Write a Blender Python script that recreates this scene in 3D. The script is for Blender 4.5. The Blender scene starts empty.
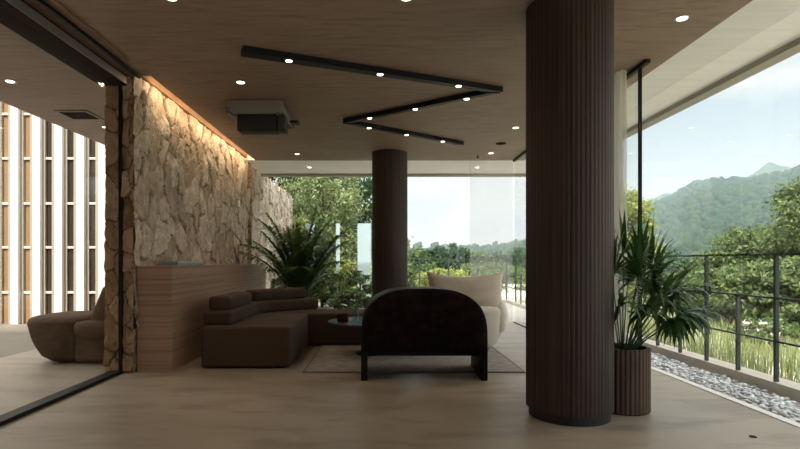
import bpy, bmesh, math, random
import numpy as np
from mathutils import Vector, Matrix, noise
random.seed(7); rng = np.random.default_rng(7)
S = bpy.context.scene
COL = S.collection
PI = math.pi
H, ZC = 1.10, 2.91            # eye height, ceiling height

# ------------------------------------------------------------ camera, sky, sun, exposure
cam = bpy.data.cameras.new('camera'); camo = bpy.data.objects.new('camera', cam); COL.objects.link(camo)
camo.location = (0, 0, H); camo.rotation_euler = (PI/2, 0, 0)
cam.sensor_width = 36; cam.lens = 36*533/800; cam.clip_start = .05; cam.clip_end = 6000
cam.shift_x = 20/800; cam.shift_y = 36.5/800
S.camera = camo
S.view_settings.view_transform = 'Standard'; S.view_settings.look = 'None'
S.view_settings.gamma = 1; S.view_settings.use_curve_mapping = False
S.view_settings.exposure = 0.3

w = bpy.data.worlds.new('sky'); S.world = w; w.use_nodes = True
nt = w.node_tree; nt.nodes.clear()
def N(nt, t, **k):
    n = nt.nodes.new(t)
    for a, b in k.items(): setattr(n, a, b)
    return n
def ramp(nt, stops, interp='LINEAR'):
    r = nt.nodes.new('ShaderNodeValToRGB'); cr = r.color_ramp; cr.interpolation = interp
    while len(cr.elements) < len(stops): cr.elements.new(.5)
    for e, (p, c) in zip(cr.elements, stops):
        e.position = p; e.color = (c[0], c[1], c[2], 1) if hasattr(c, '__len__') else (c, c, c, 1)
    return r
tc = N(nt, 'ShaderNodeTexCoord'); sx = N(nt, 'ShaderNodeSeparateXYZ')
nt.links.new(tc.outputs['Generated'], sx.inputs[0])
grad = ramp(nt, [(0, (.62, .65, .66)), (.10, (.57, .64, .68)), (.28, (.41, .51, .58)), (.48, (1.0, 1.14, 1.25)), (1, (3.15, 3.3, 3.35))])
nt.links.new(sx.outputs['Z'], grad.inputs[0])
mp = N(nt, 'ShaderNodeMapping'); mp.inputs['Scale'].default_value = (1, 1, 2.6); mp.inputs['Location'].default_value = (.3, .1, .22)
nt.links.new(tc.outputs['Generated'], mp.inputs[0])
nz = N(nt, 'ShaderNodeTexNoise'); nz.inputs['Scale'].default_value = 3.1; nz.inputs['Detail'].default_value = 7; nz.inputs['Roughness'].default_value = .56
nt.links.new(mp.outputs[0], nz.inputs['Vector'])
cl = ramp(nt, [(.44, 0), (.60, 1)]); nt.links.new(nz.outputs[0], cl.inputs[0])
mx = N(nt, 'ShaderNodeMixRGB'); nt.links.new(cl.outputs[0], mx.inputs[0]); nt.links.new(grad.outputs[0], mx.inputs[1])
ccol = ramp(nt, [(.32, (.70, .71, .70)), (.5, (2.05, 2.02, 1.93)), (1, (4.0, 3.9, 3.65))]); nt.links.new(sx.outputs['Z'], ccol.inputs[0])
nt.links.new(ccol.outputs[0], mx.inputs[2])
bg = N(nt, 'ShaderNodeBackground'); bg.inputs['Strength'].default_value = 1.1
nt.links.new(mx.outputs[0], bg.inputs[0])
wo = N(nt, 'ShaderNodeOutputWorld'); nt.links.new(bg.outputs[0], wo.inputs[0])

sun = bpy.data.lights.new('sun', 'SUN'); sun.energy = 5.5; sun.angle = math.radians(1.5); sun.color = (1, .93, .82)
suno = bpy.data.objects.new('sun', sun); COL.objects.link(suno)
suno.rotation_euler = Vector((.35, .75, -.85)).to_track_quat('-Z', 'Y').to_euler()

# ------------------------------------------------------------ materials
def new(name):
    m = bpy.data.materials.new(name); m.use_nodes = True
    b = m.node_tree.nodes['Principled BSDF']; return m, m.node_tree, b
def plain(name, c, rough=.6, metal=0, spec=.5, emis=None, es=0, sheen=0):
    m, t, b = new(name); b.inputs['Base Color'].default_value = (*c, 1); b.inputs['Roughness'].default_value = rough
    b.inputs['Metallic'].default_value = metal; b.inputs['Specular IOR Level'].default_value = spec
    if sheen: b.inputs['Sheen Weight'].default_value = sheen
    if emis: b.inputs['Emission Color'].default_value = (*emis, 1); b.inputs['Emission Strength'].default_value = es
    return m
def noisy(name, c1, c2, scale=(1, 1, 1), ns=5, detail=6, rough=.6, spec=.5, bump=0, bscale=None, lo=.3, hi=.7, c3=None, coord='Object', bdist=.01, sheen=0, rr=None):
    m, t, b = new(name)
    tc = N(t, 'ShaderNodeTexCoord'); mp = N(t, 'ShaderNodeMapping'); mp.inputs['Scale'].default_value = scale
    t.links.new(tc.outputs[coord], mp.inputs[0])
    n = N(t, 'ShaderNodeTexNoise'); n.inputs['Scale'].default_value = ns; n.inputs['Detail'].default_value = detail; n.inputs['Roughness'].default_value = .6
    t.links.new(mp.outputs[0], n.inputs['Vector'])
    st = [(lo, c1), (hi, c2)] if c3 is None else [(lo, c1), ((lo+hi)/2, c2), (hi, c3)]
    r = ramp(t, st); t.links.new(n.outputs[0], r.inputs[0]); t.links.new(r.outputs[0], b.inputs['Base Color'])
    b.inputs['Roughness'].default_value = rough; b.inputs['Specular IOR Level'].default_value = spec
    if rr:
        r2 = ramp(t, [(lo, rr[0]), (hi, rr[1])]); t.links.new(n.outputs[0], r2.inputs[0]); t.links.new(r2.outputs[0], b.inputs['Roughness'])
    if sheen: b.inputs['Sheen Weight'].default_value = sheen
    if bump:
        src = n
        if bscale:
            src = N(t, 'ShaderNodeTexNoise'); src.inputs['Scale'].default_value = bscale; src.inputs['Detail'].default_value = 4
            t.links.new(mp.outputs[0], src.inputs['Vector'])
        bp = N(t, 'ShaderNodeBump'); bp.inputs['Strength'].default_value = bump; bp.inputs['Distance'].default_value = bdist
        t.links.new(src.outputs[0], bp.inputs['Height']); t.links.new(bp.outputs[0], b.inputs['Normal'])
    return m
def layered(name, base, dark, light, s1, s2, n1=3, n2=3, rough=.6, spec=.4, bump=.1, rr=None):
    """two noise layers: broad blotches and long streaks"""
    m, t, b = new(name); tc = N(t, 'ShaderNodeTexCoord')
    def nn(sc, ns, det):
        mp = N(t, 'ShaderNodeMapping'); mp.inputs['Scale'].default_value = sc; t.links.new(tc.outputs['Object'], mp.inputs[0])
        n = N(t, 'ShaderNodeTexNoise'); n.inputs['Scale'].default_value = ns; n.inputs['Detail'].default_value = det; n.inputs['Roughness'].default_value = .62
        t.links.new(mp.outputs[0], n.inputs['Vector']); return n
    a = nn(s1, n1, 5); c = nn(s2, n2, 8)
    r1 = ramp(t, [(.3, base), (.7, light)]); t.links.new(a.outputs[0], r1.inputs[0])
    r2 = ramp(t, [(.36, 1), (.52, 0)]); t.links.new(c.outputs[0], r2.inputs[0])
    mx = N(t, 'ShaderNodeMixRGB'); t.links.new(r2.outputs[0], mx.inputs[0]); t.links.new(r1.outputs[0], mx.inputs[1]); mx.inputs[2].default_value = (*dark, 1)
    t.links.new(mx.outputs[0], b.inputs['Base Color']); b.inputs['Roughness'].default_value = rough; b.inputs['Specular IOR Level'].default_value = spec
    if rr:
        r3 = ramp(t, [(.3, rr[0]), (.7, rr[1])]); t.links.new(a.outputs[0], r3.inputs[0]); t.links.new(r3.outputs[0], b.inputs['Roughness'])
    bp = N(t, 'ShaderNodeBump'); bp.inputs['Strength'].default_value = bump; bp.inputs['Distance'].default_value = .004
    t.links.new(c.outputs[0], bp.inputs['Height']); t.links.new(bp.outputs[0], b.inputs['Normal'])
    return m
def leafmat(name, c1, c2, transl=.4, rough=.5, ns=1.5, spec=.25):
    m, t, b = new(name)
    g = N(t, 'ShaderNodeNewGeometry'); r = ramp(t, [(0, c1), (1, c2)]); t.links.new(g.outputs['Random Per Island'], r.inputs[0])
    t.links.new(r.outputs[0], b.inputs['Base Color']); b.inputs['Roughness'].default_value = rough; b.inputs['Specular IOR Level'].default_value = spec
    tr = N(t, 'ShaderNodeBsdfTranslucent'); t.links.new(r.outputs[0], tr.inputs[0])
    mx = N(t, 'ShaderNodeMixShader'); mx.inputs[0].default_value = transl
    t.links.new(b.outputs[0], mx.inputs[1]); t.links.new(tr.outputs[0], mx.inputs[2])
    t.links.new(mx.outputs[0], t.nodes['Material Output'].inputs[0]); return m
def glassmat(name, tint=(.985, .995, .992), refl=1.0):
    m, t, b = new(name); t.nodes.remove(b)
    tr = N(t, 'ShaderNodeBsdfTransparent'); tr.inputs[0].default_value = (*tint, 1)
    gl = N(t, 'ShaderNodeBsdfGlossy'); gl.inputs['Roughness'].default_value = 0.0
    lw = N(t, 'ShaderNodeLayerWeight'); lw.inputs[0].default_value = .5      # Schlick: .04 + .96 (1-cos)^5, the same on both faces
    pw = N(t, 'ShaderNodeMath', operation='POWER'); t.links.new(lw.outputs['Facing'], pw.inputs[0]); pw.inputs[1].default_value = 5
    ma = N(t, 'ShaderNodeMath', operation='MULTIPLY_ADD'); t.links.new(pw.outputs[0], ma.inputs[0]); ma.inputs[1].default_value = .5; ma.inputs[2].default_value = .04
    mu = N(t, 'ShaderNodeMath', operation='MULTIPLY'); t.links.new(ma.outputs[0], mu.inputs[0]); mu.inputs[1].default_value = refl; mu.use_clamp = True
    mx = N(t, 'ShaderNodeMixShader'); t.links.new(mu.outputs[0], mx.inputs[0]); t.links.new(tr.outputs[0], mx.inputs[1]); t.links.new(gl.outputs[0], mx.inputs[2])
    t.links.new(mx.outputs[0], t.nodes['Material Output'].inputs[0]); return m
def sheer(name, c, alpha):
    m, t, b = new(name); t.nodes.remove(b)
    tr = N(t, 'ShaderNodeBsdfTransparent'); di = N(t, 'ShaderNodeBsdfDiffuse'); di.inputs[0].default_value = (*c, 1)
    tl = N(t, 'ShaderNodeBsdfTranslucent'); tl.inputs[0].default_value = (*c, 1)
    m1 = N(t, 'ShaderNodeMixShader'); m1.inputs[0].default_value = .6; t.links.new(di.outputs[0], m1.inputs[1]); t.links.new(tl.outputs[0], m1.inputs[2])
    # a cloth seen edge-on covers more
    lw = N(t, 'ShaderNodeLayerWeight'); lw.inputs[0].default_value = .25
    ma = N(t, 'ShaderNodeMath', operation='MULTIPLY_ADD'); ma.use_clamp = True
    t.links.new(lw.outputs['Facing'], ma.inputs[0]); ma.inputs[1].default_value = .0; ma.inputs[2].default_value = alpha
    mx = N(t, 'ShaderNodeMixShader'); t.links.new(ma.outputs[0], mx.inputs[0]); t.links.new(tr.outputs[0], mx.inputs[1]); t.links.new(m1.outputs[0], mx.inputs[2])
    t.links.new(mx.outputs[0], t.nodes['Material Output'].inputs[0]); return m

M = {}
M['ceil'] = layered('board_ceiling', (.262, .178, .130), (.228, .154, .112), (.315, .225, .168), (.5, .9, 1), (.9, 5, 1), 1.6, 4, rough=.6, bump=.04)
M['soffit'] = layered('pale_soffit', (.86, .84, .82), (.83, .815, .79), (.90, .885, .865), (.4, 1, 1), (.3, 6, 1), 2, 3, rough=.7, bump=.05)
M['lip'] = plain('stone_lip', (.36, .33, .28), .7)
M['floor'] = layered('honed_floor', (.30, .245, .18), (.25, .203, .148), (.385, .325, .25), (.5, .8, 1), (.5, 1.4, 1), 1.6, 2.6, rough=.42, spec=.45, bump=.03, rr=(.34, .52))
M['terr'] = noisy('terrace_concrete', (.42, .38, .32), (.55, .50, .44), ns=1.5, rough=.7)
M['court'] = noisy('court_paving', (.17, .145, .115), (.23, .20, .16), ns=1, rough=.7)
M['kerb'] = noisy('kerb_concrete', (.42, .37, .30), (.52, .46, .38), ns=4, rough=.8)
M['wall'] = plain('back_wall_plaster', (.30, .24, .19), .8)
M['fascia'] = noisy('rough_timber', (.10, .055, .028), (.26, .15, .08), scale=(1, .3, 1), ns=7, rough=.7, bump=.5, bdist=.02)
M['black'] = plain('black_metal', (.008, .008, .009), .5, spec=.25)
M['darkmetal'] = plain('dark_bronze_frame', (.022, .013, .009), .8, spec=.1)
M['greymetal'] = plain('grey_metal', (.16, .145, .13), .45, .3)
M['rail'] = plain('railing_metal', (.030, .040, .044), .5)
M['glass'] = glassmat('clear_glass'); M['glassb'] = glassmat('pale_glass', (.80, .88, .9), 2.0)
M['led'] = plain('led_warm', (1, .8, .5), emis=(1, .73, .45), es=40)
M['lamp'] = plain('lamp_diffuser', (1, .9, .8), emis=(1, .86, .70), es=5)
M['ring'] = plain('lamp_ring', (.5, .45, .4), .4)
M['colwood'] = layered('fluted_walnut', (.036, .022, .013), (.018, .011, .0065), (.053, .033, .020), (2, 2, .3), (14, 14, .25), 2, 2, rough=.55, bump=.1)
M['potwood'] = layered('slatted_planter', (.080, .049, .030), (.038, .023, .015), (.125, .078, .05), (3, 3, .5), (18, 18, .4), 2, 2, rough=.6, bump=.1)
M['plinth'] = plain('black_plinth', (.01, .01, .01), .5)
M['desk'] = layered('banded_oak', (.34, .205, .130), (.255, .148, .092), (.41, .26, .172), (.1, .1, 6), (.14, .14, 16), 2, 2.5, rough=.55, bump=.12)
M['sofa'] = noisy('brown_bouclé', (.066, .042, .028), (.092, .060, .041), ns=60, rough=.95, spec=.1, bump=.25, bdist=.004, sheen=.05)
M['velvet'] = noisy('dark_velvet', (.007, .003, .003), (.026, .013, .011), ns=14, detail=8, rough=.85, spec=.12, lo=.45, hi=.78)
M['blacklac'] = plain('black_lacquer', (.008, .007, .007), .5, spec=.25)
M['white'] = noisy('cream_boucle', (.76, .70, .60), (.85, .80, .70), ns=90, rough=.95, spec=.1, bump=.4, bdist=.004)
M['pillow'] = noisy('linen_cushion', (.66, .57, .46), (.76, .67, .55), scale=(1, 1, 6), ns=20, rough=.9, spec=.1, bump=.3, bdist=.003)
M['taupe'] = noisy('taupe_fabric', (.10, .066, .046), (.15, .102, .072), scale=(1, 1, 3), ns=7, rough=.9, spec=.15, bump=.3, bdist=.01)
M['rug'] = noisy('grey_rug', (.24, .22, .205), (.42, .395, .365), scale=(1, 3, 1), ns=9, rough=1, spec=.05, bump=.3, bdist=.004, lo=.35, hi=.65)
M['rugedge'] = plain('rug_binding', (.19, .155, .125), .9)
M['soil'] = plain('soil', (.03, .02, .013), .95)
M['palm'] = leafmat('palm_green', (.028, .080, .022), (.08, .17, .045), .22, .4, spec=.4)
M['areca'] = leafmat('areca_green', (.05, .12, .03), (.17, .27, .07), .3, .45)
M['petiole'] = plain('petiole_green', (.06, .10, .03), .5)
M['bark'] = noisy('bark', (.07, .05, .035), (.14, .11, .08), scale=(4, 4, 1), ns=5, rough=.9)
M['leafA'] = leafmat('broadleaf_light', (.08, .12, .045), (.34, .39, .18), .4)
M['leafB'] = leafmat('conifer_dark', (.022, .055, .025), (.06, .105, .04), .25)
M['leafC'] = leafmat('shrub_green', (.04, .075, .028), (.20, .26, .10), .35)
M['leafD'] = leafmat('bamboo_yellow', (.18, .22, .05), (.42, .46, .14), .45)
M['grass'] = leafmat('meadow_grass', (.12, .165, .06), (.38, .40, .18), .35)
M['flower'] = plain('white_blossom', (.8, .75, .72), .8)
M['ground'] = noisy('meadow_ground', (.40, .38, .30), (.56, .53, .44), ns=.4, rough=1, spec=.05)
M['forest'] = noisy('forest_hill', (.010, .028, .016), (.06, .095, .04), ns=.10, detail=10, rough=1, spec=.02, bump=1, bdist=6, bscale=.12, lo=.35, hi=.65)
M['crowns'] = noisy('distant_crowns', (.008, .026, .016), (.07, .10, .045), ns=.22, detail=8, rough=1, spec=.02, bump=1, bdist=.8, bscale=1.3)
M['fin'] = plain('white_fin', (.80, .78, .73), .6)
M['mull'] = plain('beige_frame', (.40, .34, .27), .6)
M['tan'] = noisy('tan_panel', (.28, .165, .08), (.36, .22, .11), scale=(3, 3, .3), ns=3, rough=.5)
M['brownpane'] = plain('brown_window', (.050, .036, .028), .25)
M['transom'] = plain('pale_transom', (.75, .68, .58), .5)
M['plastic'] = plain('matt_black_plastic', (.010, .010, .010), .55)
M['plasticg'] = plain('dark_grey_plastic', (.035, .033, .032), .5)
M['silver'] = plain('silver_bracket', (.34, .31, .28), .4, .6)
M['bluegl'] = plain('pale_blue_glass_block', (.26, .36, .40), .15)
M['wax'] = plain('dark_red_glass', (.06, .010, .010), .2)
M['tabletop'] = plain('smoked_table_top', (.018, .015, .013), .4, spec=.3)
M['whitepl'] = plain('white_plate', (.85, .82, .76), .5)
M['frost'] = sheer('frosted_glass', (.74, .86, .92), .5); M['sheer'] = sheer('white_sheer', (.88, .89, .90), .23)
M['drape'] = sheer('beige_sheer', (.80, .77, .70), .42)

# stone materials: base tint per stone comes from an attribute that belongs to the stone itself
def stonemat(name, a, b_, c, mort):
    m, t, b = new(name)
    at = N(t, 'ShaderNodeAttribute', attribute_name='stone'); am = N(t, 'ShaderNodeAttribute', attribute_name='joint')
    r = ramp(t, [(0, a), (.5, b_), (1, c)]); t.links.new(at.outputs['Fac'], r.inputs[0])
    tc = N(t, 'ShaderNodeTexCoord'); n = N(t, 'ShaderNodeTexNoise'); n.inputs['Scale'].default_value = 7; n.inputs['Detail'].default_value = 9; n.inputs['Roughness'].default_value = .7
    t.links.new(tc.outputs['Object'], n.inputs['Vector'])
    r2 = ramp(t, [(.3, .62), (.7, 1.2)]); t.links.new(n.outputs[0], r2.inputs[0])
    mu = N(t, 'ShaderNodeMixRGB', blend_type='MULTIPLY'); mu.inputs[0].default_value = 1
    t.links.new(r.outputs[0], mu.inputs[1]); t.links.new(r2.outputs[0], mu.inputs[2])
    mx = N(t, 'ShaderNodeMixRGB'); t.links.new(am.outputs['Fac'], mx.inputs[0]); t.links.new(mu.outputs[0], mx.inputs[1]); mx.inputs[2].default_value = (*mort, 1)
    t.links.new(mx.outputs[0], b.inputs['Base Color']); b.inputs['Roughness'].default_value = .9; b.inputs['Specular IOR Level'].default_value = .15
    n2 = N(t, 'ShaderNodeTexNoise'); n2.inputs['Scale'].default_value = 30; n2.inputs['Detail'].default_value = 6
    t.links.new(tc.outputs['Object'], n2.inputs['Vector'])
    bp = N(t, 'ShaderNodeBump'); bp.inputs['Strength'].default_value = .7; bp.inputs['Distance'].default_value = .02
    t.links.new(n2.outputs[0], bp.inputs['Height']); t.links.new(bp.outputs[0], b.inputs['Normal']); return m
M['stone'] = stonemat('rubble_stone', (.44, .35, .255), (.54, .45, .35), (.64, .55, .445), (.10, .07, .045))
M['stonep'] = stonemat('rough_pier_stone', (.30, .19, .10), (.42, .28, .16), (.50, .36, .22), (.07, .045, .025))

# ------------------------------------------------------------ mesh helpers
class MB:
    def __init__(s): s.v = []; s.f = []
    def add(s, vs, fs):
        o = len(s.v); s.v.extend([tuple(p) for p in vs]); s.f.extend([tuple(i+o for i in f) for f in fs]); return s
    def box(s, x0, x1, y0, y1, z0, z1):
        x0, x1 = sorted((x0, x1)); y0, y1 = sorted((y0, y1)); z0, z1 = sorted((z0, z1))
        return s.add([(x0,y0,z0),(x1,y0,z0),(x1,y1,z0),(x0,y1,z0),(x0,y0,z1),(x1,y0,z1),(x1,y1,z1),(x0,y1,z1)],
              [(0,3,2,1),(4,5,6,7),(0,1,5,4),(1,2,6,5),(2,3,7,6),(3,0,4,7)])
    def prism(s, poly, z0, z1):
        n = len(poly); vs = [(x, y, z0) for x, y in poly]+[(x, y, z1) for x, y in poly]
        return s.add(vs, [tuple(range(n-1, -1, -1)), tuple(range(n, 2*n))]+[(i, (i+1) % n, (i+1) % n+n, i+n) for i in range(n)])
    def tube(s, pts, rad, seg=8, cap=True):
        pts = [Vector(p) for p in pts]; n = len(pts)
        rad = rad if hasattr(rad, '__len__') else [rad]*n
        vs = []; up = Vector((0, 0, 1)); prev = None
        for i, p in enumerate(pts):
            d = (pts[min(i+1, n-1)]-pts[max(i-1, 0)]).normalized()
            a = prev if prev is not None else (up if abs(d.z) < .9 else Vector((1, 0, 0)))
            a = (a-d*a.dot(d)); a = a.normalized() if a.length > 1e-6 else d.orthogonal().normalized(); prev = a; b = d.cross(a)
            for k in range(seg):
                t = 2*PI*k/seg; vs.append(p+(a*math.cos(t)+b*math.sin(t))*rad[i])
        fs = [(i*seg+k, i*seg+(k+1) % seg, (i+1)*seg+(k+1) % seg, (i+1)*seg+k) for i in range(n-1) for k in range(seg)]
        if cap: fs += [tuple(range(seg-1, -1, -1)), tuple(range((n-1)*seg, n*seg))]
        return s.add(vs, fs)
    def lathe(s, prof, c=(0, 0), seg=32, flute=0, nf=0):
        vs = []; n = len(prof)
        for r, z in prof:
            for k in range(seg):
                t = 2*PI*k/seg; rr = r - (flute if (nf and k % 3 == 0 and r > .02) else 0)
                vs.append((c[0]+rr*math.cos(t), c[1]+rr*math.sin(t), z))
        fs = [(i*seg+k, i*seg+(k+1) % seg, (i+1)*seg+(k+1) % seg, (i+1)*seg+k) for i in range(n-1) for k in range(seg)]
        fs += [tuple(range(seg-1, -1, -1)), tuple(range((n-1)*seg, n*seg))]
        return s.add(vs, fs)
    def build(s, name, mat, parent=None, smooth=False, at=None, inv=True):
        me = bpy.data.meshes.new(name); me.from_pydata(s.v, [], s.f); me.update()
        if smooth: me.shade_smooth()
        return link(name, me, mat, parent, at)
def link(name, me, mat, parent=None, at=None):
    o = bpy.data.objects.new(name, me); COL.objects.link(o)
    if mat: me.materials.append(M[mat] if isinstance(mat, str) else mat)
    if parent is not None: o.parent = parent; 
    if at is not None: o.location = at
    return o
def thing(name, label, cat, loc=(0, 0, 0), rz=0, group=None):
    o = bpy.data.objects.new(name, None); COL.objects.link(o); o.empty_display_size = .1
    o.location = loc; o.rotation_euler = (0, 0, rz); tag(o, label, cat, group); return o
def tag(o, label, cat, group=None, kind=None):
    o['label'] = label; o['category'] = cat
    if group: o['group'] = group
    if kind: o['kind'] = kind
    return o
def struct(o, label=None):
    o['kind'] = 'structure'
    if label: o['label'] = label
    return o
def rprism(name, poly, z0, z1, r, mat, parent=None, seg=4, at=None, puff=0, taper=None):
    """polygon plan extruded and rounded on every edge"""
    bm = bmesh.new(); vs = [bm.verts.new((x, y, z0)) for x, y in poly]; f = bm.faces.new(vs)
    e = bmesh.ops.extrude_face_region(bm, geom=[f])
    for v in [g for g in e['geom'] if isinstance(g, bmesh.types.BMVert)]: v.co.z = z1
    bmesh.ops.recalc_face_normals(bm, faces=bm.faces)
    bmesh.ops.bevel(bm, geom=list(bm.edges)+list(bm.verts), offset=r, segments=seg, profile=.5, affect='EDGES', clamp_overlap=True)
    me = bpy.data.meshes.new(name); bm.to_mesh(me); bm.free(); me.shade_smooth()
    o = link(name, me, mat, parent, at)
    return o
def rect(x0, x1, y0, y1): return [(x0, y0), (x1, y0), (x1, y1), (x0, y1)]
def copytree(o, loc=None, rz=None, label=None, parent=None, cat=True):
    c = o.copy(); COL.objects.link(c)
    if parent is not None: c.parent = parent
    if loc is not None: c.location = loc
    if rz is not None: c.rotation_euler = (0, 0, rz)
    if label: c['label'] = label
    for ch in list(o.children): copytree(ch, parent=c)
    return c

# ------------------------------------------------------------ room shell
fl = struct(MB().box(-4.3, 2.83, -5, 9.6, -.25, 0).build('floor', 'floor'))
struct(MB().box(-12.5, 3.5, 9.6, 14.25, -.25, 0).build('floor', 'terr'))
struct(MB().box(-12.5, -4.3, -5, 9.6, -.25, 0).build('floor', 'court'))
struct(MB().box(2.83, 3.31, -5, 9.6, -.25, -.06).build('floor', 'kerb'))
struct(MB().box(2.76, 2.83, -5, 9.6, -.1, .006).build('trim_1', 'fin'))
kerb = struct(MB().box(3.31, 3.5, -5, 14.25, -.25, .08).build('trim_2', 'kerb'))
struct(MB().box(-4.3, 3.31, 14.08, 14.25, 0, .08).build('trim_3', 'kerb'))
struct(MB().box(-2.243, 2.59, -5, 9.6, ZC, ZC+.35).box(-4.3, -2.70, -5, 9.6, ZC, ZC+.35).box(-2.70, -2.243, -5, 5.215, ZC, ZC+.35).box(-2.70, -2.243, 5.215, 9.6, ZC+.24, ZC+.35).build('ceiling', 'ceil'))
struct(MB().box(2.59, 3.42, -5, 11.1, ZC+.012, ZC+.35).box(-4.3, 2.59, 9.6, 11.1, ZC+.012, ZC+.35).build('ceiling', 'soffit'))
struct(MB().box(3.42, 3.56, -5, 11.24, ZC-.04, ZC+.35).box(-4.3, 3.42, 11.1, 11.24, ZC-.04, ZC+.35).build('trim_4', 'lip'))
struct(MB().box(-12.5, 2.59, -5.3, -5, -.25, ZC+.35).build('wall_back', 'wall'))
# unseen tall blocks, added to keep sun and sky off the court floor
struct(MB().box(-22, -2.5, -8, -5.3, -.25, 15.5).box(-13.2, -12.6, -5.3, 9, -.25, 8.5).build('wall_shade_block', 'wall'))

# stone relief panels
def relief(name, uv, mat, Pf, cell=(.25, .34), step=.016, depth=.05, seed=1, rot=0.25):
    (u0, u1), (v0, v1) = uv; r = np.random.default_rng(seed)
    nu = max(3, int((u1-u0)/step)+1); nv = int((v1-v0)/step)+1
    U, V = np.meshgrid(np.linspace(u0, u1, nu), np.linspace(v0, v1, nv), indexing='ij'); P = np.stack([U.ravel(), V.ravel()], 1)
    # jittered sites, in a space where the cells are round
    cu, cv = cell; gu = np.arange(u0-cu, u1+2*cu, cu); gv = np.arange(v0-cv, v1+2*cv, cv)
    A, B = np.meshgrid(gu, gv, indexing='ij'); B = B+(np.arange(A.shape[0]) % 2)[:, None]*cv*.5
    sites = np.stack([A.ravel(), B.ravel()], 1)+r.uniform(-.42, .42, (A.size, 2))*np.array(cell)
    ns = len(sites); sc = np.array([1/cu, 1/cv])
    # domain warp gives the stones ragged outlines
    wv = np.array([noise.noise_vector(Vector((p[0]*5, p[1]*5, seed))) for p in P])[:, :2]
    w2 = np.array([noise.noise_vector(Vector((p[0]*16, p[1]*16, seed+5))) for p in P])[:, :2]
    Q = P+wv*np.array([cu, cv])*.22+w2*np.array([cu, cv])*.07
    Qs = Q*sc; Ss = sites*sc; d1 = np.full(len(P), 9e9); d2 = d1.copy(); idx = np.zeros(len(P), int)
    wt = r.uniform(-.05, .25, ns)
    for i in range(0, len(P), 4000):
        D = np.linalg.norm(Qs[i:i+4000, None]-Ss[None], axis=2)-wt[None]
        o = np.argpartition(D, 1, axis=1)[:, :2]; a = np.take_along_axis(D, o, 1)
        sw = a[:, 0] > a[:, 1]; o[sw] = o[sw][:, ::-1]; a = np.sort(a, 1)
        d1[i:i+4000] = a[:, 0]; d2[i:i+4000] = a[:, 1]; idx[i:i+4000] = o[:, 0]
    g = d2-d1; edge = np.clip(g/.13, 0, 1)**.5
    tilt = r.uniform(-1, 1, (ns, 2)); loc = (Q-sites[idx])
    hgt = edge*(depth*(.45+.55*r.random(ns)[idx])+(loc*tilt[idx]).sum(1)*.13)
    rough = np.array([noise.fractal(Vector((p[0]*9, p[1]*7, seed*3.1)), .9, 2, 4) for p in P])
    ch = np.array([abs(noise.fractal(Vector((p[0]*22, p[1]*15, seed*1.7)), .8, 2.1, 3)) for p in P]); hgt = hgt+rough*.014*(.3+edge)-np.clip(ch-.45, 0, 1)*.03*edge
    co = np.array([Pf(u, v, h) for (u, v), h in zip(P, hgt)])
    fs = [(i*nv+j, (i+1)*nv+j, (i+1)*nv+j+1, i*nv+j+1) for i in range(nu-1) for j in range(nv-1)]
    me = bpy.data.meshes.new(name); me.from_pydata(co.tolist(), [], fs); me.update()
    a = me.attributes.new('stone', 'FLOAT', 'POINT'); a.data.foreach_set('value', r.random(ns)[idx].astype('f'))
    a = me.attributes.new('joint', 'FLOAT', 'POINT'); a.data.foreach_set('value', np.clip(1-g/.07, 0, 1).astype('f'))
    return link(name, me, mat)
wc = struct(MB().box(-2.70, -2.44, 5.27, 9.78, 0, ZC+.1).build('wall_left', 'stone'))
def sub(o, par): o.parent = par; return o
sub(relief('stone_face', ((5.235, 9.80), (0, ZC+.06)), 'stone', lambda u, v, h: (-2.455+h, u, v), seed=3), wc)
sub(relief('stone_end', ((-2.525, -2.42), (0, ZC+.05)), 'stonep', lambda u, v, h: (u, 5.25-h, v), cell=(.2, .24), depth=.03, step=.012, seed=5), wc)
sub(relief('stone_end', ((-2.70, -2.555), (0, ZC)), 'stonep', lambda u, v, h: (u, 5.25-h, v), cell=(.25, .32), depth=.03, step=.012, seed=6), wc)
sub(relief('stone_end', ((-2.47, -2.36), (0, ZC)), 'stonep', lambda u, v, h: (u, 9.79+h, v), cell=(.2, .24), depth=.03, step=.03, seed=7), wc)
we = struct(MB().box(-2.75, -2.49, 9.80, 15.0, -.3, 2.90).build('wall_outer', 'stone'))
sub(relief('stone_face', ((9.80, 15.0), (-.1, 2.93)), 'stone', lambda u, v, h: (-2.50+h, u, v), cell=(.32, .3), step=.03, seed=9), we)
struct(MB().box(-2.552, -2.522, 5.2, 5.27, 0, ZC-.1).build('trim_5', 'black'))
# timber fascia with hidden light strip
struct(MB().box(-2.46, -2.385, 5.22, 9.6, ZC+.045, ZC+.24).build('trim_6', 'fascia'))
led = MB().box(-2.262, -2.246, 5.5, 9.58, ZC+.016, ZC+.03).build('light_strip', 'led')
tag(led, 'warm glowing light strip hidden in the ceiling slot above the stone wall', 'light strip')
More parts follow.
